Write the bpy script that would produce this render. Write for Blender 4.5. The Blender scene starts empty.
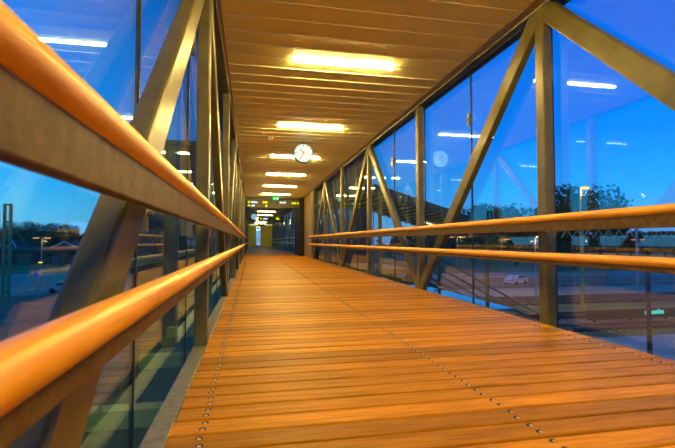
import bpy, math, random
from mathutils import Vector, Matrix
random.seed(7)
PI = math.pi
scene = bpy.context.scene
col = scene.collection

# ------------------------------------------------------------------ camera
FPX = 430.0
cam_data = bpy.data.cameras.new('camera')
cam_data.sensor_width = 36.0
cam_data.lens = FPX / 675.0 * 36.0
cam_data.clip_start = 0.02
cam_data.clip_end = 2000
cam = bpy.data.objects.new('camera', cam_data)
col.objects.link(cam)
EYE = 0.815
_d = Vector(((251.0 - 337.5) / FPX, (241.0 - 224.0) / FPX, 1.0)).normalized()   # bridge axis in camera space (right, down, forward)
_u = Vector((0, -_d.z, _d.y)).normalized()
_x = _d.cross(_u)
if _x.x < 0:
    _x = -_x
cam.matrix_world = Matrix((
    (_x.x, -_x.y, -_x.z, 0),
    (_d.x, -_d.y, -_d.z, 0),
    (_u.x, -_u.y, -_u.z, EYE),
    (0, 0, 0, 1)))
cam_data.dof.use_dof = True
cam_data.dof.focus_distance = 4.2
cam_data.dof.aperture_fstop = 4.5
scene.camera = cam

# ------------------------------------------------------------------ world: clear dusk sky
world = bpy.data.worlds.new('dusk_sky')
scene.world = world
world.use_nodes = True
wn = world.node_tree.nodes
wl = world.node_tree.links
wn.clear()
w_out = wn.new('ShaderNodeOutputWorld')
w_bg = wn.new('ShaderNodeBackground')
w_tc = wn.new('ShaderNodeTexCoord')
w_sep = wn.new('ShaderNodeSeparateXYZ')
w_map = wn.new('ShaderNodeMapRange')
w_map.inputs['From Min'].default_value = -0.1
w_map.inputs['From Max'].default_value = 0.9
w_ramp = wn.new('ShaderNodeValToRGB')
els = w_ramp.color_ramp.elements
els[0].position = 0.0; els[0].color = (0.12, 0.20, 0.36, 1)
els[1].position = 1.0; els[1].color = (0.0, 0.14, 0.85, 1)
for p, c in ((0.10, (0.24, 0.46, 0.90)), (0.145, (0.16, 0.60, 1.15)), (0.20, (0.05, 0.52, 1.25)),
             (0.32, (0.001, 0.34, 1.25)), (0.60, (0.0, 0.22, 1.05))):
    e = els.new(p); e.color = (*c, 1)
w_bg.inputs['Strength'].default_value = 1.0
wl.new(w_tc.outputs['Generated'], w_sep.inputs[0])
wl.new(w_sep.outputs['Z'], w_map.inputs['Value'])
wl.new(w_map.outputs[0], w_ramp.inputs[0])
# the sky is lighter and greener towards the sunset side (-X)
w_az = wn.new('ShaderNodeMapRange')
w_az.interpolation_type = 'SMOOTHSTEP'
w_az.inputs['From Min'].default_value = -0.9
w_az.inputs['From Max'].default_value = 0.9
w_tint = wn.new('ShaderNodeMix'); w_tint.data_type = 'RGBA'
w_tint.inputs[6].default_value = (1.05, 1.42, 1.12, 1)
w_tint.inputs[7].default_value = (0.75, 0.80, 0.98, 1)
w_mul = wn.new('ShaderNodeMix'); w_mul.data_type = 'RGBA'; w_mul.blend_type = 'MULTIPLY'
w_mul.inputs[0].default_value = 1.0
wl.new(w_sep.outputs['X'], w_az.inputs['Value'])
wl.new(w_az.outputs[0], w_tint.inputs[0])
wl.new(w_ramp.outputs[0], w_mul.inputs[6])
wl.new(w_tint.outputs[2], w_mul.inputs[7])
wl.new(w_mul.outputs[2], w_bg.inputs['Color'])
wl.new(w_bg.outputs[0], w_out.inputs[0])

# ------------------------------------------------------------------ exposure
scene.view_settings.view_transform = 'Standard'
scene.view_settings.look = 'None'
scene.view_settings.gamma = 1.0
scene.view_settings.use_curve_mapping = False
scene.view_settings.exposure = 0.0
LAMP_STRENGTH = 360.0
LAMP_COLOR = (1.0, 0.70, 0.20)
try:
    scene.cycles.use_denoising = True
    scene.cycles.max_bounces = 10
    scene.cycles.diffuse_bounces = 4
    scene.cycles.glossy_bounces = 5
    scene.cycles.transparent_max_bounces = 40
    scene.cycles.sample_clamp_indirect = 8.0
    scene.cycles.caustics_reflective = False
    scene.cycles.caustics_refractive = False
except Exception:
    pass

# ------------------------------------------------------------------ helpers
def tag(o, label=None, cat=None, group=None, kind=None):
    if label: o['label'] = label
    if cat: o['category'] = cat
    if group: o['group'] = group
    if kind: o['kind'] = kind
    return o

def empty(name, loc=(0, 0, 0), rz=0.0, parent=None):
    o = bpy.data.objects.new(name, None)
    o.empty_display_size = 0.2
    col.objects.link(o)
    o.location = loc
    o.rotation_euler = (0, 0, rz)
    if parent: o.parent = parent
    return o

def link_mesh(name, me, parent=None, loc=(0, 0, 0), rz=0.0):
    o = bpy.data.objects.new(name, me)
    col.objects.link(o)
    o.location = loc
    o.rotation_euler = (0, 0, rz)
    if parent: o.parent = parent
    return o

def copy_tree(o, parent=None):
    c = o.copy()
    col.objects.link(c)
    c.parent = parent
    for ch in list(o.children):
        copy_tree(ch, c)
    return c

class MB:
    """collects shapes for ONE mesh object"""
    def __init__(self):
        self.v, self.f, self.m, self.s = [], [], [], []
    def add(self, vs, fs, mi=0, smooth=False):
        b = len(self.v)
        self.v += [tuple(p) for p in vs]
        for f in fs:
            self.f.append([b + i for i in f]); self.m.append(mi); self.s.append(smooth)
        return self
    def box(self, x0, x1, y0, y1, z0, z1, mi=0):
        vs = [(x, y, z) for z in (z0, z1) for y in (y0, y1) for x in (x0, x1)]
        return self.add(vs, [(0, 2, 3, 1), (4, 5, 7, 6), (0, 1, 5, 4), (2, 6, 7, 3), (0, 4, 6, 2), (1, 3, 7, 5)], mi)
    def sweep(self, p0, p1, section, side, mi=0, smooth=False, caps=True):
        """extrude a 2D section (side, up) from p0 to p1"""
        p0, p1 = Vector(p0), Vector(p1)
        d = (p1 - p0).normalized()
        side = Vector(side); side = (side - d * side.dot(d)).normalized()
        up = side.cross(d)
        n = len(section)
        vs = [p + side * a + up * b for p in (p0, p1) for a, b in section]
        fs = [(i, (i + 1) % n, n + (i + 1) % n, n + i) for i in range(n)]
        self.add(vs, fs, mi, smooth)
        if caps:
            self.add(vs, [tuple(range(n - 1, -1, -1)), tuple(range(n, 2 * n))], mi, False)
        return self
    def beam(self, p0, p1, w, h, side=(1, 0, 0), c=0.012, mi=0):
        return self.sweep(p0, p1, rrect(w, h, c), side, mi)
    def tube(self, p0, p1, r, n=10, mi=0, r2=None):
        p0, p1 = Vector(p0), Vector(p1)
        d = (p1 - p0).normalized()
        a = Vector((1, 0, 0)) if abs(d.x) < 0.8 else Vector((0, 1, 0))
        s = (a - d * a.dot(d)).normalized(); t = d.cross(s)
        r2 = r if r2 is None else r2
        vs = [p + (s * math.cos(2 * PI * i / n) + t * math.sin(2 * PI * i / n)) * rr for p, rr in ((p0, r), (p1, r2)) for i in range(n)]
        self.add(vs, [(i, (i + 1) % n, n + (i + 1) % n, n + i) for i in range(n)], mi, True)
        self.add(vs, [tuple(range(n - 1, -1, -1)), tuple(range(n, 2 * n))], mi)
        return self
    def mesh(self, name, *mats):
        me = bpy.data.meshes.new(name)
        me.from_pydata(self.v, [], self.f)
        for m in mats: me.materials.append(m)
        me.polygons.foreach_set('material_index', self.m)
        me.polygons.foreach_set('use_smooth', self.s)
        me.update()
        import bmesh
        bm = bmesh.new(); bm.from_mesh(me)
        bmesh.ops.recalc_face_normals(bm, faces=bm.faces)
        bm.to_mesh(me); bm.free()
        return me
    def build(self, name, mats, parent=None, loc=(0, 0, 0), rz=0.0):
        if not isinstance(mats, (list, tuple)): mats = [mats]
        return link_mesh(name, self.mesh(name, *mats), parent, loc, rz)

def rrect(w, h, c, seg=2):
    """rounded rectangle section"""
    pts = []
    for sx, sy, a0 in ((1, 1, 0), (-1, 1, 90), (-1, -1, 180), (1, -1, 270)):
        for k in range(seg + 1):
            a = math.radians(a0 + 90 * k / seg)
            pts.append((sx * (w / 2 - c) + c * math.cos(a), sy * (h / 2 - c) + c * math.sin(a)))
    return pts

# ------------------------------------------------------------------ materials
def mat(name):
    m = bpy.data.materials.new(name)
    m.use_nodes = True
    nt = m.node_tree
    nt.nodes.clear()
    out = nt.nodes.new('ShaderNodeOutputMaterial')
    return m, nt.nodes, nt.links, out

def pbr(name, c, rough=0.5, metal=0.0, c2=None, scale=(8, 8, 8), detail=4, bump=0.0, spec=0.5, coat=0.0, coat_rough=0.1, emit=None, rnd=0.0, rough2=None, contrast=(0.35, 0.65), coords='Object'):
    m, n, l, out = mat(name)
    p = n.new('ShaderNodeBsdfPrincipled')
    l.new(p.outputs[0], out.inputs[0])
    p.inputs['Base Color'].default_value = (*c, 1)
    p.inputs['Roughness'].default_value = rough
    p.inputs['Metallic'].default_value = metal
    p.inputs['Specular IOR Level'].default_value = spec
    p.inputs['Coat Weight'].default_value = coat
    p.inputs['Coat Roughness'].default_value = coat_rough
    if emit:
        p.inputs['Emission Color'].default_value = (*emit[0], 1)
        p.inputs['Emission Strength'].default_value = emit[1]
    if c2:
        tc = n.new('ShaderNodeTexCoord')
        vec = tc.outputs[coords]
        oi = n.new('ShaderNodeObjectInfo')
        if rnd:
            mul = n.new('ShaderNodeVectorMath'); mul.operation = 'MULTIPLY_ADD'
            comb = n.new('ShaderNodeCombineXYZ')
            m7 = n.new('ShaderNodeMath'); m7.operation = 'MULTIPLY'; m7.inputs[1].default_value = 37.0
            l.new(oi.outputs['Random'], m7.inputs[0])
            for i in range(3): l.new(m7.outputs[0], comb.inputs[i])
            mul.inputs[1].default_value = (1, 1, 1)
            l.new(vec, mul.inputs[0]); l.new(comb.outputs[0], mul.inputs[2])
            vec = mul.outputs[0]
        mp = n.new('ShaderNodeMapping'); mp.inputs['Scale'].default_value = scale
        l.new(vec, mp.inputs[0])
        nz = n.new('ShaderNodeTexNoise'); nz.inputs['Scale'].default_value = 1.0; nz.inputs['Detail'].default_value = detail
        nz.inputs['Roughness'].default_value = 0.62
        l.new(mp.outputs[0], nz.inputs['Vector'])
        rp = n.new('ShaderNodeValToRGB')
        rp.color_ramp.elements[0].position = contrast[0]; rp.color_ramp.elements[0].color = (*c, 1)
        rp.color_ramp.elements[1].position = contrast[1]; rp.color_ramp.elements[1].color = (*c2, 1)
        l.new(nz.outputs[0], rp.inputs[0])
        cout = rp.outputs[0]
        if rnd:
            hs = n.new('ShaderNodeHueSaturation')
            mr = n.new('ShaderNodeMapRange'); mr.inputs['To Min'].default_value = 1 - rnd; mr.inputs['To Max'].default_value = 1 + rnd
            l.new(oi.outputs['Random'], mr.inputs['Value'])
            l.new(mr.outputs[0], hs.inputs['Value']); l.new(cout, hs.inputs['Color'])
            cout = hs.outputs[0]
        l.new(cout, p.inputs['Base Color'])
        if bump:
            bp = n.new('ShaderNodeBump'); bp.inputs['Strength'].default_value = bump; bp.inputs['Distance'].default_value = 0.01
            l.new(nz.outputs[0], bp.inputs['Height']); l.new(bp.outputs[0], p.inputs['Normal'])
        if rough2 is not None:
            mr2 = n.new('ShaderNodeMapRange'); mr2.inputs['To Min'].default_value = rough; mr2.inputs['To Max'].default_value = rough2
            l.new(nz.outputs[0], mr2.inputs['Value']); l.new(mr2.outputs[0], p.inputs['Roughness'])
    return m

def emission(name, c, s):
    m, n, l, out = mat(name)
    e = n.new('ShaderNodeEmission')
    e.inputs[0].default_value = (*c, 1); e.inputs[1].default_value = s
    l.new(e.outputs[0], out.inputs[0])
    return m

def pane_glass(name, r0, tint):
    """thin architectural pane: clear transmission plus a mirror reflection that follows Schlick's law"""
    m, n, l, out = mat(name)
    tr = n.new('ShaderNodeBsdfTransparent'); tr.inputs[0].default_value = (*tint, 1)
    gl = n.new('ShaderNodeBsdfGlossy'); gl.inputs['Roughness'].default_value = 0.0
    gl.inputs[0].default_value = (0.64, 0.88, 1, 1)
    ge = n.new('ShaderNodeNewGeometry')
    dt = n.new('ShaderNodeVectorMath'); dt.operation = 'DOT_PRODUCT'
    l.new(ge.outputs['Normal'], dt.inputs[0]); l.new(ge.outputs['Incoming'], dt.inputs[1])
    ab = n.new('ShaderNodeMath'); ab.operation = 'ABSOLUTE'; l.new(dt.outputs['Value'], ab.inputs[0])
    su = n.new('ShaderNodeMath'); su.operation = 'SUBTRACT'; su.inputs[0].default_value = 1.0; l.new(ab.outputs[0], su.inputs[1])
    pw = n.new('ShaderNodeMath'); pw.operation = 'POWER'; pw.inputs[1].default_value = 5.0; l.new(su.outputs[0], pw.inputs[0])
    ma = n.new('ShaderNodeMath'); ma.operation = 'MULTIPLY_ADD'; ma.inputs[1].default_value = 1 - r0; ma.inputs[2].default_value = r0
    l.new(pw.outputs[0], ma.inputs[0])
    mx = n.new('ShaderNodeMixShader')
    l.new(ma.outputs[0], mx.inputs[0]); l.new(tr.outputs[0], mx.inputs[1]); l.new(gl.outputs[0], mx.inputs[2])
    l.new(mx.outputs[0], out.inputs[0])
    return m

M = {}
M['deck'] = pbr('deck_hardwood', (0.21, 0.080, 0.003), 0.40, c2=(0.62, 0.255, 0.010), scale=(2.6, 30, 30), detail=8, bump=0.3, rnd=0.32, spec=0.06, rough2=0.55, contrast=(0.22, 0.74))
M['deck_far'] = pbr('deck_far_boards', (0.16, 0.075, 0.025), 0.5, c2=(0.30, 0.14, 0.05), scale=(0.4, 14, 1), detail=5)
M['subfloor'] = pbr('subfloor_dark', (0.012, 0.008, 0.005), 0.9, c2=(0.008, 0.006, 0.004))
M['recess_shade'] = pbr('painted_recess_shade', (0.012, 0.008, 0.005), 0.8, c2=(0.02, 0.014, 0.01))  # dark colour painted in for the shade inside each screw hole
M['screw'] = pbr('screw_head', (0.55, 0.47, 0.30), 0.35, metal=0.6, c2=(0.4, 0.34, 0.22))
M['steel'] = pbr('painted_steel', (0.080, 0.069, 0.020), 0.36, c2=(0.155, 0.130, 0.040), scale=(5, 5, 5), detail=7, bump=0.06, spec=0.35, contrast=(0.3, 0.7))
M['chord'] = pbr('dark_painted_steel', (0.030, 0.027, 0.018), 0.4, c2=(0.05, 0.045, 0.03), scale=(4, 4, 4))
M['curb'] = pbr('galvanised_curb', (0.13, 0.12, 0.07), 0.45, metal=0.2, c2=(0.22, 0.20, 0.12), scale=(18, 18, 18), detail=8, bump=0.08)
M['rail'] = pbr('oiled_rail_wood', (0.76, 0.28, 0.005), 0.42, c2=(0.96, 0.44, 0.010), scale=(26, 2.2, 26), detail=6, bump=0.06, rnd=0.07)
M['fascia'] = pbr('rail_bar_steel', (0.075, 0.040, 0.009), 0.55, spec=0.15, c2=(0.145, 0.080, 0.018), scale=(30, 30, 30), detail=8, bump=0.1)
M['panel'] = pbr('ceiling_panel_enamel', (0.97, 0.95, 0.44), 0.36, c2=(0.98, 0.97, 0.47), scale=(3, 3, 3), coat=0.15, coat_rough=0.08, spec=0.3, rnd=0.03)
M['strip'] = pbr('ceiling_joint_cream', (0.98, 0.95, 0.66), 0.45, c2=(0.94, 0.91, 0.62))
M['trim'] = pbr('ceiling_side_trim', (0.30, 0.25, 0.17), 0.35, c2=(0.34, 0.28, 0.19))
M['lamp'] = emission('lamp_tube_glow', LAMP_COLOR, LAMP_STRENGTH)
M['lamp_far'] = emission('far_lamp_tube_glow', (1.0, 0.66, 0.26), 50.0)
M['lamp_body'] = pbr('lamp_housing', (0.8, 0.7, 0.5), 0.4, c2=(0.75, 0.66, 0.46))
M['rubber'] = pbr('joint_rubber', (0.015, 0.014, 0.013), 0.5, c2=(0.03, 0.028, 0.024))
M['clip'] = pbr('clip_steel', (0.16, 0.14, 0.11), 0.35, metal=0.5, c2=(0.24, 0.21, 0.16))
M['glass'] = pane_glass('facade_glass', 0.135, (0.94, 0.975, 0.985))
M['black'] = pbr('black_metal', (0.012, 0.010, 0.008), 0.6, c2=(0.02, 0.017, 0.012), spec=0.1)
M['yellow_wall'] = pbr('yellow_painted_wall', (0.92, 0.60, 0.005), 0.5, c2=(0.96, 0.64, 0.008), scale=(2, 2, 2))
M['tan_wall'] = pbr('tan_wall_panel', (0.22, 0.15, 0.035), 0.5, c2=(0.26, 0.18, 0.045), scale=(2, 2, 2))
M['brown_board'] = pbr('brown_cladding', (0.16, 0.075, 0.045), 0.6, c2=(0.24, 0.115, 0.065), scale=(6, 6, 0.8), rnd=0.15)
M['orange_frame'] = pbr('orange_door_frame', (0.75, 0.16, 0.02), 0.4, c2=(0.7, 0.14, 0.02))
M['clock_face'] = pbr('lit_clock_face', (0.22, 0.28, 0.36), 0.5, c2=(0.23, 0.29, 0.37), emit=((0.42, 0.78, 1.0), 0.62))
M['clock_mark'] = pbr('clock_marks', (0.01, 0.02, 0.06), 0.5, c2=(0.015, 0.03, 0.08))
M['red'] = pbr('red_paint', (0.7, 0.02, 0.02), 0.5, c2=(0.6, 0.02, 0.02))
M['sign_board'] = pbr('sign_board_dark', (0.045, 0.034, 0.018), 0.5, c2=(0.06, 0.045, 0.022))
M['sign_white'] = emission('sign_white_print', (0.70, 0.88, 1.0), 1.3)
M['sign_yellow'] = emission('sign_yellow_picto', (0.80, 0.82, 0.0), 1.1)
M['sign_green'] = emission('exit_green', (0.0, 0.80, 0.13), 1.3)
M['sign_cyan'] = emission('sign_cyan_print', (0.12, 0.80, 0.62), 1.0)
M['gravel'] = pbr('gravel_ground', (0.085, 0.078, 0.038), 0.95, c2=(0.20, 0.18, 0.085), scale=(0.6, 0.6, 0.6), detail=10, coords='Object')
M['asphalt'] = pbr('asphalt', (0.20, 0.19, 0.115), 0.8, c2=(0.32, 0.30, 0.18), scale=(0.15, 0.3, 0.2), detail=8)
M['dirt'] = pbr('brown_dirt', (0.16, 0.078, 0.035), 0.95, c2=(0.34, 0.19, 0.09), scale=(0.15, 0.4, 0.3), detail=9)
M['grass'] = pbr('trackside_grass', (0.05, 0.08, 0.010), 0.95, c2=(0.17, 0.19, 0.03), scale=(0.4, 0.9, 1), detail=9)
M['platform'] = pbr('platform_paving', (0.30, 0.30, 0.20), 0.8, c2=(0.42, 0.42, 0.29), scale=(0.5, 0.5, 0.5), detail=8)
M['sleeper'] = pbr('sleeper_timber', (0.045, 0.032, 0.024), 0.9, c2=(0.08, 0.055, 0.04), scale=(3, 9, 3))
M['track_rail'] = pbr('rusty_track_rail', (0.12, 0.07, 0.045), 0.45, metal=0.5, c2=(0.2, 0.13, 0.09), scale=(2, 2, 2))
M['leaf'] = pbr('dark_leaves', (0.014, 0.032, 0.008), 0.7, c2=(0.045, 0.075, 0.016), scale=(0.5, 0.5, 0.5), rnd=0.25)
M['far_wood'] = pbr('far_woodland', (0.008, 0.016, 0.005), 0.9, c2=(0.018, 0.032, 0.009), scale=(0.2, 0.2, 0.2), spec=0.1)
M['bark'] = pbr('tree_bark', (0.04, 0.03, 0.02), 0.9, c2=(0.07, 0.05, 0.035))
M['pole'] = pbr('grey_lamp_pole', (0.20, 0.22, 0.22), 0.5, metal=0.3, c2=(0.26, 0.27, 0.27))
M['yellow_pole'] = pbr('yellow_lamp_pole', (0.60, 0.36, 0.02), 0.5, c2=(0.66, 0.42, 0.03))
M['sodium'] = emission('sodium_lamp', (1.0, 0.74, 0.0), 3.0)
M['sodium_dim'] = emission('small_sodium_lamp', (1.0, 0.36, 0.03), 2.0)
M['green_steel'] = pbr('green_mast_steel', (0.16, 0.19, 0.06), 0.5, c2=(0.22, 0.25, 0.08))
M['teal_steel'] = pbr('teal_gantry_steel', (0.12, 0.40, 0.34), 0.5, c2=(0.16, 0.48, 0.42))
M['house_wall'] = pbr('house_wall', (0.10, 0.08, 0.07), 0.8, c2=(0.14, 0.11, 0.09))
M['house_roof'] = pbr('house_roof_tiles', (0.05, 0.03, 0.028), 0.8, c2=(0.08, 0.045, 0.04))
M['white_trim'] = pbr('white_gable_boards', (0.62, 0.66, 0.70), 0.6, c2=(0.55, 0.6, 0.64))
M['dark_shed'] = pbr('dark_shed', (0.018, 0.018, 0.020), 0.8, c2=(0.03, 0.03, 0.032))
M['window_dark'] = pbr('dark_window_glass', (0.02, 0.03, 0.04), 0.08, c2=(0.025, 0.035, 0.045))
M['car_paint'] = pbr('pale_car_paint', (0.60, 0.50, 0.50), 0.3, c2=(0.64, 0.54, 0.53), coat=0.5)
M['blue_sign'] = pbr('blue_road_sign', (0.02, 0.06, 0.45), 0.4, c2=(0.02, 0.07, 0.5))
M['ledge'] = pbr('ledge_sheet_metal', (0.15, 0.105, 0.010), 0.6, spec=0.08, c2=(0.22, 0.155, 0.018), scale=(3, 3, 3))
M['flashing'] = pbr('zinc_flashing', (0.55, 0.58, 0.60), 0.06, metal=1.0, c2=(0.6, 0.63, 0.66), scale=(2, 2, 2))
M['ledge_beam'] = pbr('pale_cross_beam', (0.90, 0.68, 0.10), 0.6, spec=0.1, c2=(0.84, 0.62, 0.09))
M['canopy'] = pbr('stair_canopy_dark', (0.035, 0.036, 0.036), 0.6, c2=(0.05, 0.05, 0.048))
M['slat'] = pbr('soffit_slat', (0.42, 0.36, 0.16), 0.5, c2=(0.48, 0.41, 0.19))
M['stair_wood'] = pbr('stair_tread_wood', (0.50, 0.24, 0.05), 0.5, c2=(0.58, 0.29, 0.07), scale=(2, 12, 2))

# ------------------------------------------------------------------ bridge dimensions
MOD = 3.27                                 # truss module
XL, XR = -0.35, 2.84                       # inner faces of the trusses
DL, DR = -0.33, 2.84                       # deck edges
GL, GR = -0.535, 2.99                       # glass planes
HC = 3.20                                  # ceiling
POST0 = 3.80                               # a post with a top node
Y0, Y1, YP, YE = -5.9, 20.2, 26.2, 62.0    # start, end of the first span, start of the second span, end wall
posts_a = [POST0 + MOD * k for k in range(-3, 6)]        # -6.0 .. 20.15
posts_b = [27.0 + MOD * k for k in range(0, 11)]         # second span

# ------------------------------------------------------------------ floor
floor = MB().box(DL + 0.01, DR - 0.01, Y0, YP, -0.30, -0.047).build('floor', M['subfloor'])
tag(floor, 'wooden bridge deck of planks laid crosswise', kind='structure')
PITCH = 0.1535
plank_meshes = []
for k in range(3):
    L = DR - DL
    mb = MB().sweep((-L / 2, 0, 0), (L / 2, 0, 0), rrect(PITCH - 0.015, 0.042, 0.005, 1), (0, 1, 0))
    plank_meshes.append(mb.mesh('plank', M['deck']))
n_planks = int((YP - Y0) / PITCH)
screws = MB()
def disc(mb, x, y, z0, z1, r, mi, n=9):
    mb.tube((x, y, z0), (x, y, z1), r, n, mi, r * 0.86)
for i in range(n_planks):
    y = Y0 + (i + 0.5) * PITCH
    dz = random.uniform(-0.0018, 0.0)
    link_mesh('plank', plank_meshes[i % 3], floor, ((DL + DR) / 2 + random.uniform(-0.004, 0.004), y, -0.021 + dz))
    if y < 0.6: continue
    for sx in (-0.20, 1.22, 2.71):
        for oy in (-0.033, 0.033):
            jx = sx + random.uniform(-0.006, 0.006)
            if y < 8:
                disc(screws, jx, y + oy + 0.004, -0.003, 0.0009, 0.0175, 0)  # flat dark disc, offset to imitate the hole's shaded far wall
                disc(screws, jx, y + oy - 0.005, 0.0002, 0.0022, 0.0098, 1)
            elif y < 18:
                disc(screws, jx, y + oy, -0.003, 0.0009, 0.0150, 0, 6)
tag(screws.build('screw_heads_and_shade', [M['recess_shade'], M['screw']], floor), kind='stuff')

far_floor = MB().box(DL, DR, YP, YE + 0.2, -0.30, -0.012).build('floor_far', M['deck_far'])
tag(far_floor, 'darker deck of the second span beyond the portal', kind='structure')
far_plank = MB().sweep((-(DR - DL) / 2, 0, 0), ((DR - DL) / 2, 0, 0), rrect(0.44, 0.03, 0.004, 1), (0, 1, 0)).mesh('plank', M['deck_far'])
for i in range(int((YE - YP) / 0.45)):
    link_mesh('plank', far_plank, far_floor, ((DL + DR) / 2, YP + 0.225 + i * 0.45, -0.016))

# ------------------------------------------------------------------ ceiling
ceiling = MB().box(XL - 0.30, XR + 0.30, Y0, YE, HC + 0.035, HC + 0.30).build('ceiling', M['chord'])
tag(ceiling, 'warm enamelled panel ceiling of the bridge', kind='structure')
CL, CR = -0.315, 2.735
PW = MOD / 10
pm = MB().sweep((CL, 0, 0), (CR, 0, 0), rrect(PW - 0.006, 0.030, 0.006, 1), (0, 1, 0)).mesh('ceiling_panel', M['panel'])
sm = MB().box(CL, CR, -0.009, 0.009, -0.009, 0.02).mesh('joint_strip', M['strip'])
i = 0
y = Y0
while y < YE - PW:
    link_mesh('ceiling_panel', pm, ceiling, (0, y + PW / 2, HC + 0.015))
    link_mesh('joint_strip', sm, ceiling, (0, y, HC))
    y += PW
for x0, x1 in ((XL - 0.10, CL), (CR, XR + 0.02)):
    MB().box(x0, x1, Y0, YE, HC - 0.012, HC + 0.034).build('edge_trim', M['trim'], ceiling)

# ------------------------------------------------------------------ trusses and glazed walls
def side_wall(name, xi, s, label):
    """xi: inner face of the truss, s: +1 right wall, -1 left wall"""
    root = empty(name, (xi, 0, 0))
    tag(root, label, kind='structure')
    xc = 0.055 * s                                       # truss centre line, local
    xg = (GR - XR) if s > 0 else (GL - XL)               # glass plane, local
    def chord(y0, y1):
        MB().beam((xc, y0, HC + 0.045), (xc, y1, HC + 0.045), 0.11, 0.15, c=0.015).build('top_chord', M['chord'], root)
        MB().beam((xc, y0, -0.20), (xc, y1, -0.20), 0.105, 0.30, c=0.006).build('bottom_chord', M['curb'], root)
    chord(Y0, Y1 + 0.1)
    chord(YP, YE)
    post = MB().beam((0, 0, -0.06), (0, 0, HC - 0.02), 0.105, 0.13, c=0.012).mesh('post', M['steel'])
    for y in posts_a + posts_b:
        link_mesh('post', post, root, (xc, y, 0))
    def diagonal(yb, yt, parent):
        # from bottom node yb to top node yt
        e = Vector((0, yt - yb, HC - 0.02)).normalized() * 0.0
        mb = MB().beam((0, yb, -0.03), (0, yt, HC), 0.088, 0.185, c=0.014)
        mb.build('diagonal', M['steel'], parent, (xc, 0, 0))
    for k, y in enumerate(posts_a[:-1]):
        a, b = y, posts_a[k + 1]
        if (k % 2) == 1:   # posts_a[3] is a top node
            diagonal(b, a, root)
        else:
            diagonal(a, b, root)
    for k, y in enumerate(posts_b[:-1]):
        a, b = y, posts_b[k + 1]
        if k % 2: diagonal(b, a, root)
        else: diagonal(a, b, root)
    # glass panes with a seam at every post and half way between
    seams = [-5.9]
    for y in posts_a[1:]:
        seams += [y - MOD / 2, y]
    def panes(sy):
        for a, b in zip(sy[:-1], sy[1:]):
            w = b - a - 0.016
            MB().box(-0.006, 0.006, -w / 2, w / 2, -0.62, HC + 0.10).build('glass_pane', M['glass'], root, (xg, (a + b) / 2, 0))
    panes(seams)
    jm = MB().box(-0.010, 0.010, -0.009, 0.009, -0.62, HC + 0.10).mesh('glass_joint', M['rubber'])
    cm = MB().beam((0, 0, -0.085), (0, 0, 0.085), 0.05, 0.055, c=0.006).tube((0, 0, 0), (-0.05 * s, 0, 0), 0.012, 8).mesh('glass_clip', M['clip'])
    for y in seams:
        link_mesh('glass_joint', jm, root, (xg, y, 0))
        for z in (2.5, 0.945):
            link_mesh('glass_clip', cm, root, (xg - 0.03 * s, y, z))
    if s > 0:
        MB().box(-0.012, 0.012, -0.012, 0.012, -0.62, 0.66).build('glass_joint', M['rubber'], root, (xg + 0.02, 2.80, 0))
    sb = [YP] + [p for q in posts_b for p in (q - MOD / 2, q)][1:] + [YE]
    panes(sb)
    for y in sb:
        link_mesh('glass_joint', jm, root, (xg, y, 0))
    # outside ledge below the glass with pale cross beams
    MB().box(min(xc + 0.06 * s, xg + 0.75 * s), max(xc + 0.06 * s, xg + 0.75 * s), Y0, Y1, -0.68, -0.64).build('ledge', M['ledge'], root)
    bm_ = MB().box(min(xg + 0.03 * s, xg + 0.70 * s), max(xg + 0.03 * s, xg + 0.70 * s), -0.075, 0.075, -0.64, -0.50).mesh('cross_beam', M['ledge_beam'])
    y = -4.9 + 0.45
    while y < Y1:
        link_mesh('cross_beam', bm_, root, (0, y, 0))
        y += MOD / 2
    if s > 0:
        MB().box(xg + 0.03, xg + 0.98, 6.0, 9.6, -0.26, -0.22).build('drip_flashing', M['flashing'], root)
    return root

wall_left = side_wall('wall_left', XL, -1, 'glazed steel truss wall on the left of the deck')
wall_right = side_wall('wall_right', XR, 1, 'glazed steel truss wall on the right of the deck')

# portal between the spans
wb = MB().box(XL - 0.3, XR + 0.3, Y0 - 0.2, Y0, -0.3, HC + 0.3).build('wall_back', M['tan_wall'])
tag(wb, 'plain tan wall closing the bridge behind the viewpoint', kind='structure')
portal = empty('wall_portal', (1.245, 23.5, 0))
tag(portal, 'dark portal with tan side panels where the two spans meet', kind='structure')
for s, xi in ((1, XR), (-1, XL)):
    lx = xi - 1.245
    for k in range(2):
        y0 = Y1 + 0.22 + k * 1.45 - 23.5
        MB().box(min(lx, lx + 0.16 * s), max(lx, lx + 0.16 * s), y0, y0 + 1.43, -0.05, HC).build('side_panel', M['tan_wall'], portal)
    w0 = lx - (0.24 if s > 0 else 0.0) * s
    MB().box(min(w0, lx + 0.16 * s), max(w0, lx + 0.16 * s), 23.35 - 23.5, YP - 23.5, -0.05, HC).build('column', M['black'], portal)
MB().box(XL - 1.245, XR - 1.245, 24.05 - 23.5, 24.35 - 23.5, 2.66, HC).build('header', M['sign_board'], portal)

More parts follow.
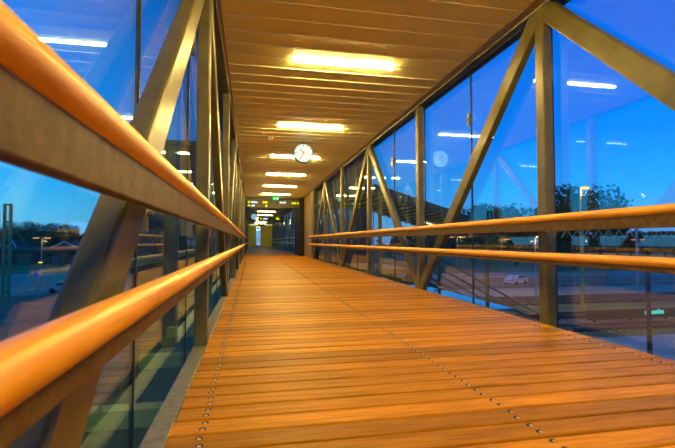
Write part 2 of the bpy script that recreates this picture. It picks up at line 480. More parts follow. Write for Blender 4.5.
# end wall with the glazed door
wf = empty('wall_front', (1.22, YE, 0))
tag(wf, 'bright yellow end wall at the far end of the bridge', kind='structure')
MB().box(-1.75, -0.62, 0, 0.15, -0.05, HC).build('wall_section', M['yellow_wall'], wf)
MB().box(0.20, 1.80, 0, 0.15, -0.05, HC).build('wall_section', M['yellow_wall'], wf)
MB().box(-0.62, 0.20, 0, 0.15, 2.98, HC).build('wall_section', M['yellow_wall'], wf)
door = empty('door_1', (1.01, YE + 0.02, 0))
tag(door, 'narrow glazed door in an orange frame at the bridge end', kind='structure')
for x0, x1, z0, z1 in ((-0.41, -0.31, 0, 2.98), (0.31, 0.41, 0, 2.98), (-0.31, 0.31, 2.88, 2.98), (-0.31, 0.31, 0.0, 0.12)):
    MB().box(x0, x1, -0.06, 0.08, z0, z1).build('door_frame', M['orange_frame'], door)
MB().box(-0.31, 0.31, 0.0, 0.02, 0.12, 2.88).build('door_pane', M['glass'], door)
for z in (0.75, 1.05):
    MB().box(-0.30, 0.30, -0.05, -0.02, z, z + 0.06).build('push_bar', M['orange_frame'], door)

# ------------------------------------------------------------------ handrails
def handrail(side, ztop, y0, y1, seg_off, label, fascia_h, group):
    xi = XL if side < 0 else XR
    xr = -0.268 if side < 0 else 2.712
    root = tag(empty('handrail', (xr, y0, 0)), label, 'handrail', group)
    R_ = 0.036
    zc = ztop - R_
    cuts = [y0]
    y = seg_off
    while y < y1 - 0.3:
        if y > y0 + 0.3: cuts.append(y)
        y += MOD
    cuts.append(y1)
    sec = [(R_ * 1.0 * math.cos(2 * PI * k / 20), R_ * math.sin(2 * PI * k / 20)) for k in range(20)]
    for a, b in zip(cuts[:-1], cuts[1:]):
        MB().sweep((0, a - y0 + 0.0015, zc), (0, b - y0 - 0.0015, zc), sec, (1, 0, 0), smooth=True).build('rail_segment', M['rail'], root)
        MB().beam((0, a - y0 + 0.001, zc - R_ * 0.8 - fascia_h / 2), (0, b - y0 - 0.001, zc - R_ * 0.8 - fascia_h / 2), 0.034, fascia_h, c=0.004).build('support_bar', M['fascia'], root)
    zb = zc - R_ * 0.8 - fascia_h * 0.5
    L_ = abs(xi - xr)
    for y in (posts_a + posts_b):
        if y0 < y < y1:
            MB().beam((0, y - y0, zb), ((xi - xr), y - y0, zb), 0.03, min(0.05, fascia_h * 0.8), side=(0, 1, 0), c=0.004).build('bracket', M['steel'], root)
    return root
G1 = 'handrails of the near span'
G2 = 'handrails of the far span'
handrail(-1, 1.062, Y0 + 0.05, Y1 + 0.1, 1.63 - 2 * MOD, 'upper orange wooden handrail along the left glass wall, nearest the camera', 0.092, G1)
handrail(-1, 0.702, Y0 + 0.05, Y1 + 0.1, 1.63 - 2 * MOD, 'lower orange wooden handrail along the left glass wall, glowing in the foreground', 0.042, G1)
handrail(1, 1.062, Y0 + 0.05, Y1 + 0.1, 2.83 - 2 * MOD, 'upper orange wooden handrail along the right glass wall', 0.092, G1)
handrail(1, 0.706, Y0 + 0.05, Y1 + 0.1, 2.83 - 2 * MOD, 'lower orange wooden handrail along the right glass wall', 0.042, G1)
handrail(1, 1.062, 26.4, YE - 0.3, 28.0, 'upper small wooden handrail beyond the portal on the right', 0.092, G2)
handrail(1, 0.706, 26.4, YE - 0.3, 28.0, 'lower small wooden handrail beyond the portal on the right', 0.042, G2)
handrail(-1, 1.062, 26.4, YE - 0.3, 28.0, 'upper small wooden handrail beyond the portal on the left', 0.092, G2)
handrail(-1, 0.702, 26.4, YE - 0.3, 28.0, 'lower small wooden handrail beyond the portal on the left', 0.042, G2)

# ------------------------------------------------------------------ ceiling lamps
def make_lamp(glow):
    r = empty('ceiling_lamp')
    MB().box(-0.70, 0.70, -0.028, 0.028, -0.003, 0.02).build('housing', M['lamp_body'], r)
    MB().sweep((-0.68, 0, -0.014), (0.68, 0, -0.014), rrect(0.046, 0.026, 0.008), (0, 1, 0)).build('diffuser', glow, r)
    return r
ORD = ('first', 'second', 'third', 'fourth', 'fifth', 'sixth', 'seventh', 'eighth', 'ninth', 'tenth', 'eleventh', 'twelfth')
lamp_labels = ['glowing tube lamp farthest behind the viewpoint on the ceiling', 'glowing tube lamp on the ceiling just behind the viewpoint', 'glowing tube lamp on the ceiling right overhead of the viewpoint',
    'nearest and largest glowing tube lamp on the ceiling', 'glowing tube lamp on the ceiling just in front of the round clock',
    'glowing tube lamp crossing behind the round clock', 'fourth glowing tube lamp counted from the viewpoint',
    'fifth glowing tube lamp, above the green exit sign']
lamp0 = make_lamp(M['lamp'])
far0 = make_lamp(M['lamp_far'])
far_first = True
k = 0
y = 5.56 - 3 * MOD
first = True
while y < YE - 1.5:
    if not (22.3 < y < 26.4):
        if y < 22:
            o = lamp0 if first else copy_tree(lamp0)
            first = False
        else:
            o = far0 if far_first else copy_tree(far0)
            far_first = False
        o.location = (1.21, y, HC - 0.002)
        lab = lamp_labels[k] if k < len(lamp_labels) else 'small ceiling tube lamp of the far span, %s beyond the portal' % ORD[k - len(lamp_labels)]
        tag(o, lab, 'lamp', 'ceiling lamps overhead' if k < 3 else ('ceiling lamps of the near span' if k < 8 else 'ceiling lamps of the far span'))
        k += 1
    y += MOD if y < 22 else MOD * 1.5

# ------------------------------------------------------------------ clocks
def make_clock(loc, r, label):
    c = tag(empty('station_clock', loc), label, 'clock', 'hanging station clocks')
    n = 40
    MB().tube((0, -0.05, 0), (0, 0.05, 0), r, n).build('case', M['black'], c)
    for s, f in ((-1, 'face'), (1, 'face')):
        fo = MB().tube((0, s * 0.048, 0), (0, s * 0.056, 0), r * 0.93, n).build(f, M['clock_face'], c)
        for q in range(12):
            a = q * PI / 6
            ln = 0.20 if q % 3 == 0 else 0.14
            d = Vector((math.sin(a), 0, math.cos(a)))
            MB().beam(d * r * (0.88 - ln) + Vector((0, s * 0.058, 0)), d * r * 0.88 + Vector((0, s * 0.058, 0)), 0.004, r * 0.055, side=(0, 1, 0), c=0.001).build('hour_mark', M['clock_mark'], fo)
        for ang, ln, w, nm, mt in ((317.5, 0.52, 0.075, 'hour_hand', 'clock_mark'), (210, 0.80, 0.055, 'minute_hand', 'clock_mark'), (25, 0.30, 0.05, 'second_hand', 'red')):
            a = math.radians(ang) * (1 if s < 0 else -1)
            d = Vector((math.sin(a), 0, math.cos(a)))
            o_ = Vector((0, s * 0.063, 0))
            MB().beam(d * r * -0.12 + o_, d * r * ln + o_, 0.004, r * w, side=(0, 1, 0), c=0.001).build(nm, M[mt], fo)
        MB().tube((0, s * 0.058, 0), (0, s * 0.070, 0), r * 0.085, 12).build('hub', M['red'], fo)
    MB().tube((0, 0, r * 0.95), (0, 0, HC - loc[2] + 0.002), 0.022, 10).build('hanger', M['black'], c)
    return c
make_clock((1.225, 10.3, 2.93), 0.235, 'large round white clock with black hands hanging from the ceiling')
make_clock((0.21, 34.0, 2.70), 0.235, 'small distant round clock hanging beyond the portal')

# smoke detector
sd = MB().tube((0, 0, 0), (0, 0, -0.035), 0.07, 16, 0, 0.055).tube((0, 0, -0.035), (0, 0, -0.05), 0.03, 12).build('smoke_detector', M['strip'], None, (0.42, 9.95, HC))
tag(sd, 'small round cream smoke detector on the ceiling left of the clock', 'detector')

# ------------------------------------------------------------------ signs
def word(mb, x, z, w, h, n, seed, y=-0.004):
    """an unreadably small word: a row of letter-like strokes of uneven height"""
    rr = random.Random(seed)
    cw = w / n
    for q in range(n):
        hh = h * (1.0 if rr.random() < 0.35 else 0.72)
        mb.box(x + q * cw + cw * 0.06, x + (q + 1) * cw - cw * 0.06, y, 0.0, z, z + hh)
def picto(mb, x, z, s, y=-0.004):
    mb.box(x, x + s, y, 0, z, z + s)

sg = tag(empty('direction_sign', (1.22, 23.85, 0)), 'wide dark direction sign with white words and yellow pictograms above the portal', 'sign')
MB().box(-1.60, 1.42, 0, 0.10, 2.64, 3.06).build('board', M['sign_board'], sg)
mb = MB(); word(mb, -1.24, 2.89, 0.36, 0.11, 7, 1); mb.build('lettering', M['sign_white'], sg)
mb = MB(); word(mb, -1.24, 2.70, 0.21, 0.10, 4, 2); mb.build('lettering', M['sign_white'], sg)
mb = MB(); word(mb, 0.32, 2.90, 0.34, 0.09, 7, 3); mb.build('lettering', M['sign_white'], sg)
for x, z, w in ((-1.40, 2.89, 0.11), (-1.40, 2.70, 0.11)):
    mb = MB(); picto(mb, x, z, w); mb.build('pictogram', M['sign_yellow'], sg)
for x in (-0.60, -0.47): 
    mb = MB(); picto(mb, x, 2.88, 0.12); mb.build('pictogram', M['sign_yellow'], sg)
mb = MB(); picto(mb, -0.47, 2.68, 0.12); mb.build('pictogram', M['sign_yellow'], sg)
for x in (0.98, 1.12, 1.30):
    mb = MB(); picto(mb, x, 2.86, 0.11); mb.build('pictogram', M['sign_yellow'], sg)
for x in (-1.2, -0.1, 0.9):
    MB().tube((x, 0.05, 3.06), (x, 0.05, HC + 0.005), 0.015, 8).build('hanger', M['black'], sg)

ex = tag(empty('exit_sign', (1.245, 22.6, 0)), 'green running-man exit sign hanging below the ceiling', 'sign')
MB().box(-0.155, 0.155, 0, 0.05, 2.955, 3.135).build('light_box', M['sign_green'], ex)
mb = MB()   # running figure and arrow
mb.tube((-0.055, -0.006, 3.105), (-0.055, 0, 3.105), 0.016, 10)
mb.beam((-0.060, -0.003, 3.085), (-0.080, -0.003, 3.035), 0.004, 0.026, side=(0, 1, 0), c=0.001)
mb.beam((-0.080, -0.003, 3.040), (-0.050, -0.003, 2.985), 0.004, 0.016, side=(0, 1, 0), c=0.001)
mb.beam((-0.080, -0.003, 3.040), (-0.120, -0.003, 2.995), 0.004, 0.016, side=(0, 1, 0), c=0.001)
mb.beam((-0.060, -0.003, 3.080), (-0.025, -0.003, 3.055), 0.004, 0.012, side=(0, 1, 0), c=0.001)
mb.build('running_figure', M['sign_white'], ex)
mb = MB().box(0.05, 0.13, -0.005, 0, 2.985, 3.10)
mb.build('doorway_symbol', M['sign_white'], ex)
for x in (-0.1, 0.1):
    MB().tube((x, 0.025, 3.135), (x, 0.025, HC + 0.005), 0.008, 8).build('hanger', M['black'], ex)

fs = tag(empty('overhead_sign', (1.55, 36.5, 0)), 'dark hanging sign with one pale word and a yellow pictogram in the far span', 'sign')
MB().box(-0.95, 1.15, 0, 0.10, 2.42, 2.80).build('board', M['sign_board'], fs)
mb = MB(); word(mb, -0.55, 2.62, 0.36, 0.13, 6, 5); mb.build('lettering', M['sign_white'], fs)
mb = MB(); picto(mb, 0.52, 2.60, 0.20); picto(mb, 0.74, 2.60, 0.08); mb.build('pictogram', M['sign_yellow'], fs)
mb = MB(); picto(mb, -0.80, 2.62, 0.12); mb.build('pictogram', M['sign_yellow'], fs)
for x in (-0.7, 0.9):
    MB().tube((x, 0.05, 2.80), (x, 0.05, HC + 0.005), 0.015, 8).build('hanger', M['black'], fs)
ws = tag(empty('overhead_sign', (1.20, 55.0, 0)), 'thin dark hanging sign right in front of the yellow end wall', 'sign')
MB().box(-1.45, 1.5, 0, 0.10, 2.72, 2.98).build('board', M['sign_board'], ws)
for x0, w, sd_ in ((-1.2, 0.5, 8), (0.55, 0.45, 9)):
    mb = MB(); word(mb, x0, 2.78, w, 0.14, 6, sd_); mb.build('lettering', M['sign_white'], ws)
for x in (-1.42, -0.62, 1.1):
    mb = MB(); picto(mb, x, 2.77, 0.16); picto(mb, x + 0.2, 2.77, 0.12); mb.build('pictogram', M['sign_yellow'], ws)
for x in (-1.2, 1.2):
    MB().tube((x, 0.05, 2.98), (x, 0.05, HC + 0.005), 0.015, 8).build('hanger', M['black'], ws)
e2 = tag(empty('exit_sign', (1.01, YE - 0.12, 0)), 'tiny green exit sign over the glazed door at the far end', 'sign')
MB().box(-0.22, 0.22, 0, 0.10, 3.0, HC - 0.01).build('light_box', M['sign_green'], e2)
mb = MB().box(-0.15, -0.05, -0.005, 0, 3.04, 3.15).box(0.03, 0.15, -0.005, 0, 3.04, 3.15); mb.build('symbol', M['sign_white'], e2)

# ------------------------------------------------------------------ outside: ground
GZ = -6.0
def slab(name, x0, x1, y0, y1, z0, z1, m, label):
    return tag(MB().box(x0, x1, y0, y1, z0, z1).build(name, m), label, kind='structure')
slab('ground', -500, 500, -60, 700, GZ - 0.5, GZ, M['gravel'], 'dark gravel ground of the railway yard')
slab('platform', 8, 90, 17, 25.0, GZ, GZ + 0.35, M['platform'], 'pale paved platform below the bridge on the right')
slab('grass_verge', 8, 120, 25.2, 27.8, GZ, GZ + 0.06, M['grass'], 'grass strip beside the pale platform')
slab('grass_verge', 6, 160, 36.0, 40.6, GZ, GZ + 0.06, M['grass'], 'grass strip between the railway tracks')
slab('service_road', 14, 200, 47.0, 56.0, GZ, GZ + 0.05, M['asphalt'], 'pale asphalt service road beyond the tracks')
slab('dirt_field', 14, 95, 57.5, 71, GZ, GZ + 0.10, M['dirt'], 'brown bare earth field beyond the service road')
slab('access_road', 14, 260, 72, 84, GZ, GZ + 0.05, M['asphalt'], 'bluish access road below the trees')
slab('meadow', 14, 320, 86, 300, GZ, GZ + 0.06, M['grass'], 'dark meadow under the trees on the right')
slab('access_road', -160, -3, 60, 100, GZ, GZ + 0.05, M['asphalt'], 'bluish street below the left windows')
slab('meadow', -260, -3, 104, 300, GZ, GZ + 0.06, M['grass'], 'dark grass verge beyond the street on the left')

# railway tracks
def track(y, x0, x1, label):
    t = tag(empty('railway_track', (x0, y, GZ)), label, 'railway track', 'railway tracks of the yard')
    for s in (-0.75, 0.75):
        MB().sweep((0, s, 0.20), (x1 - x0, s, 0.20), [(-0.07, -0.08), (0.07, -0.08), (0.02, -0.05), (0.02, 0.03), (0.04, 0.08), (-0.04, 0.08), (-0.02, 0.03), (-0.02, -0.05)], (0, 1, 0)).build('steel_rail', M['track_rail'], t)
    me = MB().beam((0, -1.3, 0.06), (0, 1.3, 0.06), 0.24, 0.16, side=(1, 0, 0), c=0.02).mesh('sleeper', M['sleeper'])
    x = 0.3
    k_ = 0
    while x < x1 - x0 and k_ < 62:
        link_mesh('sleeper', me, t, (x, 0, 0)); x += 0.75; k_ += 1
    return t
track(29.4, 12, 58, 'nearest railway track, just beyond the grass strip')
track(34.3, 14, 60, 'railway track with the long dark sign beside it')
track(42.2, 18, 64, 'railway track beyond the yellow lamp pole')
track(45.2, 20, 66, 'farthest railway track, along the service road')

# platform display sign with cyan lettering
pd = tag(empty('platform_sign', (33.9, 31.4, GZ)), 'long dark platform sign with glowing cyan lettering beside the tracks', 'sign')
MB().beam((-6.2, 0, 0.62), (5.6, 0, 0.62), 0.30, 0.85, side=(0, 1, 0), c=0.03).build('board', M['sign_board'], pd)
mb = MB(); word(mb, -0.75, 0.52, 2.0, 0.42, 9, 11, y=-0.17); mb.build('lettering', M['sign_cyan'], pd)
for x in (-5.6, -2.0, 1.6, 5.0):
    MB().box(x - 0.08, x + 0.08, -0.08, 0.08, 0, 0.3).build('leg', M['black'], pd)
for q, x in enumerate((-10.0, -8.6)):
    b = tag(empty('track_marker', (33.2 + x, 32.2, GZ)), ('left' if q == 0 else 'right') + ' one of two low red markers beside the platform sign', 'marker', 'red track markers')
    MB().box(-0.55, 0.55, -0.15, 0.15, 0.35, 0.75).build('panel', M['red'], b)
    for s in (-0.4, 0.4): MB().box(s - 0.05, s + 0.05, -0.05, 0.05, 0, 0.35).build('leg', M['black'], b)

# ------------------------------------------------------------------ street lamps
def street_lamp(x, y, h, label, heads=1, pole='pole', glow='sodium_dim', hw=0.9, power=0, arm=0.9, group='street lamps outside', r=0.09, az=0.0):
    t = tag(empty('street_lamp', (x, y, GZ), az), label, 'street lamp', group)
    MB().tube((0, 0, 0), (0, 0, h), r, 10, 0, r * 0.7).tube((0, 0, 0), (0, 0, 0.5), r * 1.6, 10).build('pole', M[pole], t)
    for s in ((1,) if heads == 1 else (1, -1)):
        a = MB().tube((0, 0, h - 0.05), (s * arm * 0.5, 0, h + 0.08), r * 0.6, 8).tube((s * arm * 0.5, 0, h + 0.08), (s * arm, 0, h + 0.08), r * 0.6, 8)
        a.build('arm', M[pole], t)
        hd = MB().sweep((s * arm * 0.7, 0, h + 0.10), (s * (arm + hw), 0, h + 0.10), rrect(0.30, 0.14, 0.05), (0, 1, 0)).build('lamp_head', M[pole], t)
        MB().sweep((s * arm * 0.8, 0, h - 0.02), (s * (arm + hw * 0.9), 0, h - 0.02), rrect(0.24, 0.12, 0.05), (0, 1, 0)).build('lens', M[glow], hd)
    if power:
        ld = bpy.data.lights.new('lamp_light', 'POINT'); ld.energy = power; ld.color = (1.0, 0.55, 0.18); ld.shadow_soft_size = 0.3
        lo = bpy.data.objects.new('lamp_light', ld); col.objects.link(lo); lo.parent = t; lo.location = (arm, 0, h - 0.5)
    return t
street_lamp(31.5, 36.4, 12.0, 'tall yellow street lamp glowing against the trees right of the near post', pole='yellow_pole', glow='sodium', hw=0.7, power=2500, arm=0.3, r=0.13)
street_lamp(34.6, 47.6, 7.3, 'grey street lamp with orange head just left of the near right post', power=900, hw=0.8, arm=0.6)
street_lamp(58.0, 92.0, 7.2, 'small orange street lamp under the trees left of the grey lamp pole', power=600, hw=1.6, glow='sodium_dim')
street_lamp(36.0, 71.0, 7.5, 'two-headed orange street lamp seen left of the right diagonal', heads=2, power=600, hw=0.8)
street_lamp(92.0, 88.0, 7.1, 'small orange street lamp behind the teal gantry, at the far right', heads=2, hw=1.0, glow='sodium_dim')
street_lamp(-29.9, 70.0, 7.25, 'two-headed orange street lamp standing before the gabled houses', heads=2, hw=0.75, arm=0.4, r=0.10, power=150, az=0.35)
street_lamp(-28.6, 66.0, 3.9, 'short lamp with a yellow light near the two-headed street lamp', hw=0.5, arm=0.1, glow='sodium', r=0.05)

# ------------------------------------------------------------------ catenary gantry and masts
g = tag(empty('catenary_gantry', (0, 0, GZ)), 'teal lattice gantry spanning the tracks on the right', 'gantry')
gy = 49.0
for z in (7.25, 8.35):
    MB().beam((39.5 + (8.35 - z) * -1.2, gy, z), (72, gy, z), 0.20, 0.20, c=0.02).build('truss_chord', M['teal_steel'], g)
x = 39.5; up = False
while x < 71.5:
    MB().beam((x, gy, 7.25 if not up else 8.35), (x + 0.8, gy, 8.35 if not up else 7.25), 0.05, 0.05, c=0.01).build('truss_brace', M['teal_steel'], g)
    up = not up; x += 0.8
for x in (42.7, 51.2, 60, 69):
    MB().beam((x, gy + 0.12, 0), (x, gy + 0.12, 8.9), 0.26, 0.26, c=0.03).build('gantry_post', M['pole'], g)

def mast(x, y, h, w, label, m):
    t = tag(empty('catenary_mast', (x, y, GZ)), label, 'mast', 'masts by the left windows')
    for s in (-w, w):
        MB().beam((s, 0, 0), (s, 0, h), 0.30, 0.25, c=0.02).build('mast_leg', M[m], t)
    z = 1.0
    while z < h:
        MB().box(-w, w, -0.05, 0.05, z - 0.12, z + 0.12).build('cross_plate', M[m], t); z += 2.0
    return t
m1 = mast(-27.5, 56.0, 11.1, 0.30, 'green lattice railway mast at the far left window', 'green_steel')
MB().beam((-5, 0, 8.9), (1.8, 0, 8.9), 0.14, 0.20, c=0.02).build('cantilever_arm', M['green_steel'], m1)
MB().beam((-5, 0, 7.0), (1.6, 0, 7.0), 0.12, 0.16, c=0.02).build('cantilever_arm', M['green_steel'], m1)
MB().tube((0.4, 0, 8.9), (1.6, 0, 7.0), 0.04, 6).build('stay_rod', M['green_steel'], m1)
m2 = tag(empty('catenary_mast', (-28.9, 57.0, GZ)), 'slim grey pole beside the green railway mast', 'mast', 'masts by the left windows')
MB().tube((0, 0, 0), (0, 0, 10.0), 0.17, 10, 0, 0.13).build('pole', M['pole'], m2)
MB().tube((0, 0, 10.0), (0, 0, 10.3), 0.10, 8).build('insulator', M['black'], m2)

# ------------------------------------------------------------------ fence, car, road sign
fe = tag(empty('wire_fence', (30, 57, GZ)), 'grey wire fence with thin posts along the service road', 'fence')
pmsh = MB().tube((0, 0, 0), (0, 0, 2.0), 0.06, 6).mesh('fence_post', M['pole'])
for q in range(28):
    link_mesh('fence_post', pmsh, fe, (q * 2.6, 0, 0))
for z in (0.3, 1.1, 1.9):
    MB().tube((0, 0, z), (27 * 2.6, 0, z), 0.02, 5).build('fence_wire', M['pole'], fe)

def make_car(loc, rz, label, paint):
    c = tag(empty('car', loc, rz), label, 'car')
    prof = [(-2.1, 0.30), (-2.15, 0.75), (-1.95, 0.92), (-1.35, 0.98), (-0.75, 1.42), (0.95, 1.45), (1.65, 1.0), (2.05, 0.90), (2.12, 0.35)]
    mb = MB()
    n = len(prof)
    vs = [(x, y, z) for y in (-0.85, 0.85) for x, z in prof]
    mb.add(vs, [tuple(range(n)), tuple(range(2 * n - 1, n - 1, -1))] + [(i, n + i, n + (i + 1) % n, (i + 1) % n) for i in range(n)])
    mb.build('body', M[paint], c)
    for s in (-1, 1):
        MB().add([(-1.1, s * 0.86, 1.0), (1.4, s * 0.86, 1.02), (0.85, s * 0.86, 1.36), (-0.68, s * 0.86, 1.34), (-1.1, s * 0.84, 1.0), (1.4, s * 0.84, 1.02), (0.85, s * 0.84, 1.36), (-0.68, s * 0.84, 1.34)],
                 [(0, 1, 2, 3), (7, 6, 5, 4), (0, 4, 5, 1), (1, 5, 6, 2), (2, 6, 7, 3), (3, 7, 4, 0)]).build('side_window', M['window_dark'], c)
        for x in (-1.35, 1.3):
            MB().tube((x, s * 0.70, 0.32), (x, s * 0.88, 0.32), 0.32, 16).tube((x, s * 0.88, 0.32), (x, s * 0.89, 0.32), 0.18, 12).build('wheel', M['black'], c)
    return c
make_car((-23.9, 63.0, GZ + 0.05), 0.1, 'pale pinkish car parked on the street behind the left diagonal', 'car_paint')
make_car((40.5, 60.5, GZ + 0.1), 0.5, 'small pale car parked on the bare earth left of the near right post', 'car_paint')
rs = tag(empty('road_sign', (-31.5, 72.5, GZ)), 'small blue road sign on a grey post near the parked car', 'sign')
MB().tube((0, 0, 0), (0, 0, 2.4), 0.05, 8).build('post', M['pole'], rs)
MB().tube((0, -0.06, 1.9), (0, -0.02, 1.9), 0.45, 20).build('disc', M['blue_sign'], rs)

# ------------------------------------------------------------------ houses on the left
def house(x, y, w, h, gh, depth, label, trim='white_trim', rz=0.0):
    t = tag(empty('house', (x, y, GZ), rz), label, 'house', 'houses behind the street')
    MB().add([(-w/2, 0, 0), (w/2, 0, 0), (w/2, 0, h), (0, 0, h + gh), (-w/2, 0, h), (-w/2, depth, 0), (w/2, depth, 0), (w/2, depth, h), (0, depth, h + gh), (-w/2, depth, h)],
             [(0, 1, 2, 3, 4), (9, 8, 7, 6, 5), (0, 5, 6, 1), (1, 6, 7, 2), (4, 9, 5, 0), (2, 7, 8, 3), (3, 8, 9, 4)]).build('walls', M['house_wall'], t)
    for s in (-1, 1):
        ex_ = 0.5
        e0 = Vector((s * (w / 2 + ex_), 0, h - ex_ * gh / (w / 2)))
        r0 = Vector((0, 0, h + gh + 0.12))
        MB().add([e0 + Vector((0, -0.6, 0.1)), r0 + Vector((0, -0.6, 0)), r0 + Vector((0, depth + 0.5, 0)), e0 + Vector((0, depth + 0.5, 0.1)),
                  e0 + Vector((0, -0.6, 0.3)), r0 + Vector((0, -0.6, 0.25)), r0 + Vector((0, depth + 0.5, 0.25)), e0 + Vector((0, depth + 0.5, 0.3))],
                 [(3, 2, 1, 0), (4, 5, 6, 7), (0, 1, 5, 4), (1, 2, 6, 5), (2, 3, 7, 6), (3, 0, 4, 7)]).build('roof_slope', M['house_roof'], t)
        MB().beam(e0 + Vector((0, -0.68, 0.1)), r0 + Vector((0, -0.68, 0.05)), 0.12, 0.42, side=(0, 1, 0), c=0.02).build('gable_board', M[trim], t)
        f = MB().box(s * w * 0.22 - 0.6, s * w * 0.22 + 0.6, -0.12, 0.05, h - 1.8, h - 0.2).build('window', M[trim], t)
        MB().box(s * w * 0.22 - 0.5, s * w * 0.22 + 0.5, -0.16, 0.0, h - 1.7, h - 0.3).build('pane', M['window_dark'], f)
    MB().box(w * 0.12, w * 0.12 + 0.7, depth * 0.5, depth * 0.5 + 0.7, h + gh * 0.4, h + gh + 1.0).build('chimney', M['house_wall'], t)
    return t
house(-93.6, 178, 5.6, 2.9, 3.4, 10, 'dark house with a low pale-edged gable left of the two-headed lamp')
house(-85.6, 178, 5.2, 2.4, 4.6, 10, 'dark house with a steep pale-edged gable right of the two-headed lamp')
house(-66, 172, 9.0, 4.2, 2.2, 12, 'reddish low house at the right end of the left window view')
sh = tag(empty('long_shed', (-70, 140, GZ)), 'long low dark shed in front of the gabled houses', 'shed')
MB().box(-55, 30, 0, 8, 0, 4.2).build('walls', M['dark_shed'], sh)
MB().add([(-56, -1, 4.2), (31, -1, 4.2), (31, 9, 4.2), (-56, 9, 4.2), (-56, 4, 5.0), (31, 4, 5.0)], [(0, 1, 5, 4), (3, 4, 5, 2), (0, 4, 3), (1, 2, 5), (0, 3, 2, 1)]).build('roof', M['dark_shed'], sh)
for q in range(9):
    MB().box(-50 + q * 9, -46.5 + q * 9, -0.08, 0.05, 0.1, 3.2).build('shed_door', M['house_wall'], sh)

# ------------------------------------------------------------------ trees
def tree_meshes(seed, h, r):
    rr = random.Random(seed)
    mb = MB()
    mb.tube((0, 0, 0), (0.1, 0.05, h * 0.45), 0.035 * h, 8, 0, 0.022 * h)
    blobs = []
    for q in range(9):
        a = rr.uniform(0, 2 * PI); d = rr.uniform(0.1, 0.62) * r
        z = rr.uniform(0.36, 0.84) * h
        blobs.append((Vector((math.cos(a) * d, math.sin(a) * d, z)), rr.uniform(0.32, 0.52) * r))
        mb.tube((0.05, 0.02, h * rr.uniform(0.25, 0.42)), blobs[-1][0], 0.013 * h, 6, 0, 0.005 * h)
    blobs.append((Vector((0, 0, h * 0.60)), r * 0.62))
    trunk = mb.mesh('trunk', M['bark'])
    fb = MB()
    for c, br in blobs:
        for q in range(300):
            v = Vector((rr.gauss(0, 1), rr.gauss(0, 1), rr.gauss(0, 1))).normalized()
            p = c + Vector((v.x, v.y, v.z * 0.85)) * br * rr.uniform(0.72, 1.05)
            s = rr.uniform(0.026, 0.050) * r * 1.3
            a = Vector((rr.gauss(0, 1), rr.gauss(0, 1), rr.gauss(0, 1))).normalized()
            b = v.cross(a)
            if b.length < 0.05: continue
            b.normalize(); a2 = (b.cross(v) + v * rr.uniform(-0.5, 0.5)).normalized()
            fb.add([p - a2 * s, p + b * s * 0.6, p + a2 * s, p - b * s * 0.6], [(0, 1, 2, 3)])
    me = bpy.data.meshes.new('foliage'); me.from_pydata(fb.v, [], fb.f); me.materials.append(M['leaf']); me.update()
    return trunk, me
TM = [tree_meshes(11, 10.0, 4.6), tree_meshes(12, 10.0, 3.6), tree_meshes(13, 10.0, 5.4)]
def tree(x, y, h, k, label, group, wide=1.0):
    t = tag(empty('tree', (x, y, GZ), random.uniform(0, 6)), label, 'tree', group)
    tr, fo = TM[k]
    for nm, me in (('trunk', tr), ('foliage', fo)):
        o = link_mesh(nm, me, t); o.scale = (h / 10 * wide, h / 10 * wide, h / 10)
    return t
def at(u, dist):
    """ground position on the bearing of image column u"""
    c = Vector(((u - 337.5) / FPX, 0, 1.0))
    wx = _x.x * c.x + _x.z * c.z; wy = _d.x * c.x + _d.z * c.z
    s = dist / wy
    return wx * s, dist
RG = 'trees beyond the tracks on the right'
for u, D, h, k, lab in (
        (573, 88, 20.5, 2, 'big dark tree behind the yellow street lamp'),
        (553, 132, 21.5, 0, 'dark tree showing just right of the near right post'),
        (600, 104, 19.0, 0, 'round tree right of the yellow street lamp'),
        (617, 122, 17, 1, 'smaller tree at the right edge of the lamp tree group'),
        (516, 108, 17.5, 2, 'broad pale tree just left of the near right post'),
        (489, 95, 18.0, 1, 'narrow upright tree between the right diagonal and the near post'),
        (472, 135, 19.5, 0, 'bushy tree right beside the right diagonal'),
        (537, 168, 18.0, 0, 'low tree half hidden behind the near right post'),
        ):
    x, y = at(u, D); tree(x, y, h, k, lab, RG)
for q, (u, D, h) in enumerate(((432, 170, 10), (455, 175, 10), (500, 165, 10), (546, 150, 10), (585, 145, 10), (630, 128, 11), (647, 112, 10), (664, 150, 12), (682, 90, 9.5), (696, 122, 11))):
    x, y = at(u, D); tree(x, y, h, q % 3, 'low dark tree along the right horizon, %s from the left of its row' % ORD[q], 'hedge row on the right horizon', 1.0)
for q, (u, D, h) in enumerate(((-16, 200, 12.5), (-3, 235, 15), (11, 266, 15.5), (23, 240, 16.5), (36, 205, 13.0), (47, 275, 18), (59, 205, 14), (72, 245, 17.0))):
    x, y = at(u, D); tree(x, y, h, q % 3, 'distant dark tree behind the houses at left, %s from the left of its row' % ORD[q], 'tree row on the left horizon', 1.0)

# wooded rise that closes the horizon
def ridge(u0, u1, D, hmin, hmax, seed, label):
    rr = random.Random(seed)
    n = 70
    vs, fs = [], []
    hs = [rr.uniform(hmin, hmax) for _ in range(n + 1)]
    for q in range(n + 1):
        x, y = at(u0 + (u1 - u0) * q / n, D)
        h = hs[q]
        vs += [(x, y - 14, GZ), (x, y - 5, GZ + h * 0.8), (x, y, GZ + h), (x, y + 6, GZ + h * 0.8), (x, y + 16, GZ)]
    for q in range(n):
        for k_ in range(4):
            a = q * 5 + k_
            fs.append((a, a + 5, a + 6, a + 1))
    o = MB().add(vs, fs, 0, True).build('wooded_rise', M['far_wood'])
    return tag(o, label, kind='structure')
ridge(395, 760, 230, 10.5, 13.5, 3, 'dark wooded rise closing the horizon on the right')
ridge(-70, 130, 310, 9.5, 12.5, 4, 'dark wooded rise closing the horizon on the left')

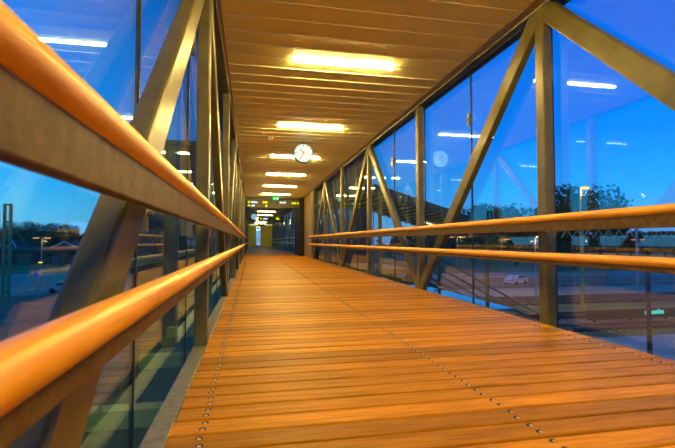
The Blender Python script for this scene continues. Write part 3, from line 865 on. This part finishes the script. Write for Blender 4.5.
# ------------------------------------------------------------------ hall at the portal and covered stair
hall = tag(empty('station_hall', (1.245, 20.7, 0)), 'brown boarded hall wrapping the portal of the bridge', 'building')
bmesh_ = MB().box(-0.245, 0.245, 0, 0.10, -6.0, 5.2).mesh('cladding_board', M['brown_board'])
for q in range(5):
    link_mesh('cladding_board', bmesh_, hall, (XR + 0.60 + q * 0.5 - 1.245, 0, 0))
for q in range(9):
    link_mesh('cladding_board', bmesh_, hall, (XL - 0.60 - q * 0.5 - 1.245, 0, 0))
for x0, x1 in ((XR + 0.36 - 1.245, XR + 2.8 - 1.245), (XL - 4.8 - 1.245, XL - 0.36 - 1.245)):
    MB().box(x0, x1, 0.12, 5.6, -6.0, 5.1).build('hall_block', M['dark_shed'], hall)
for x0, x1 in ((XL - 4.9 - 1.245, XL - 0.36 - 1.245), (XR + 0.36 - 1.245, XR + 2.9 - 1.245)):
    MB().box(x0, x1, -0.25, 6.0, 5.2, 5.4).build('roof_edge', M['canopy'], hall)

st = tag(empty('covered_stair', (3.3, 14.5, 0)), 'covered stair with a sloping slatted canopy descending outside the right windows', 'staircase')
SL = -0.30
def zroof(x): return 2.42 + SL * x
L0, L1 = 0.05, 4.7
MB().add([(L0, -1.9, zroof(L0)), (L1, -1.9, zroof(L1)), (L1, 2.0, zroof(L1)), (L0, 2.0, zroof(L0)),
          (L0, -1.9, zroof(L0) + 0.26), (L1, -1.9, zroof(L1) + 0.26), (L1, 2.0, zroof(L1) + 0.26), (L0, 2.0, zroof(L0) + 0.26)],
         [(3, 2, 1, 0), (4, 5, 6, 7), (0, 1, 5, 4), (1, 2, 6, 5), (2, 3, 7, 6), (3, 0, 4, 7)]).build('canopy_roof', M['canopy'], st)
slm = MB().beam((0, -1.8, 0), (0, 1.9, 0), 0.15, 0.035, c=0.006).mesh('soffit_slat', M['slat'])
x = L0 + 0.15
while x < L1 - 0.1:
    o = link_mesh('soffit_slat', slm, st, (x, 0, zroof(x) - 0.03)); x += 0.24
for x in (0.6, 4.2):
    for y in (-1.75, 1.85):
        MB().beam((x, y, -6.0), (x, y, zroof(x)), 0.10, 0.10, c=0.01).build('canopy_post', M['steel'], st)
MB().box(0.0, 1.6, -1.7, 1.8, -0.2, -0.05).build('landing', M['stair_wood'], st)
stepm = MB().box(-0.17, 0.17, -1.6, 1.7, -0.05, 0.0).mesh('tread', M['stair_wood'])
for q in range(26):
    link_mesh('tread', stepm, st, (1.75 + q * 0.31, 0, -0.2 - q * 0.165))
for y in (-1.65, 1.75):
    MB().beam((1.5, y, -0.25), (9.9, y, -0.25 - 8.4 * 0.165 / 0.31), 0.08, 0.30, side=(0, 1, 0), c=0.01).build('stringer', M['canopy'], st)
    for zo in (0.7, 1.0):
        MB().tube((1.5, y, -0.15 + zo), (9.9, y, -0.15 + zo - 8.4 * 0.165 / 0.31), 0.035, 8).build('stair_rail', M['steel'], st)
stl = MB()
for x in (3.2,):
    lf = MB().sweep((x - 0.5, 0, zroof(x - 0.5) - 0.09), (x + 0.5, 0, zroof(x + 0.5) - 0.09), rrect(0.12, 0.05, 0.01), (0, 1, 0)).build('stair_lamp', emission('stair_lamp_glow', (1.0, 0.9, 0.6), 2.0), st)
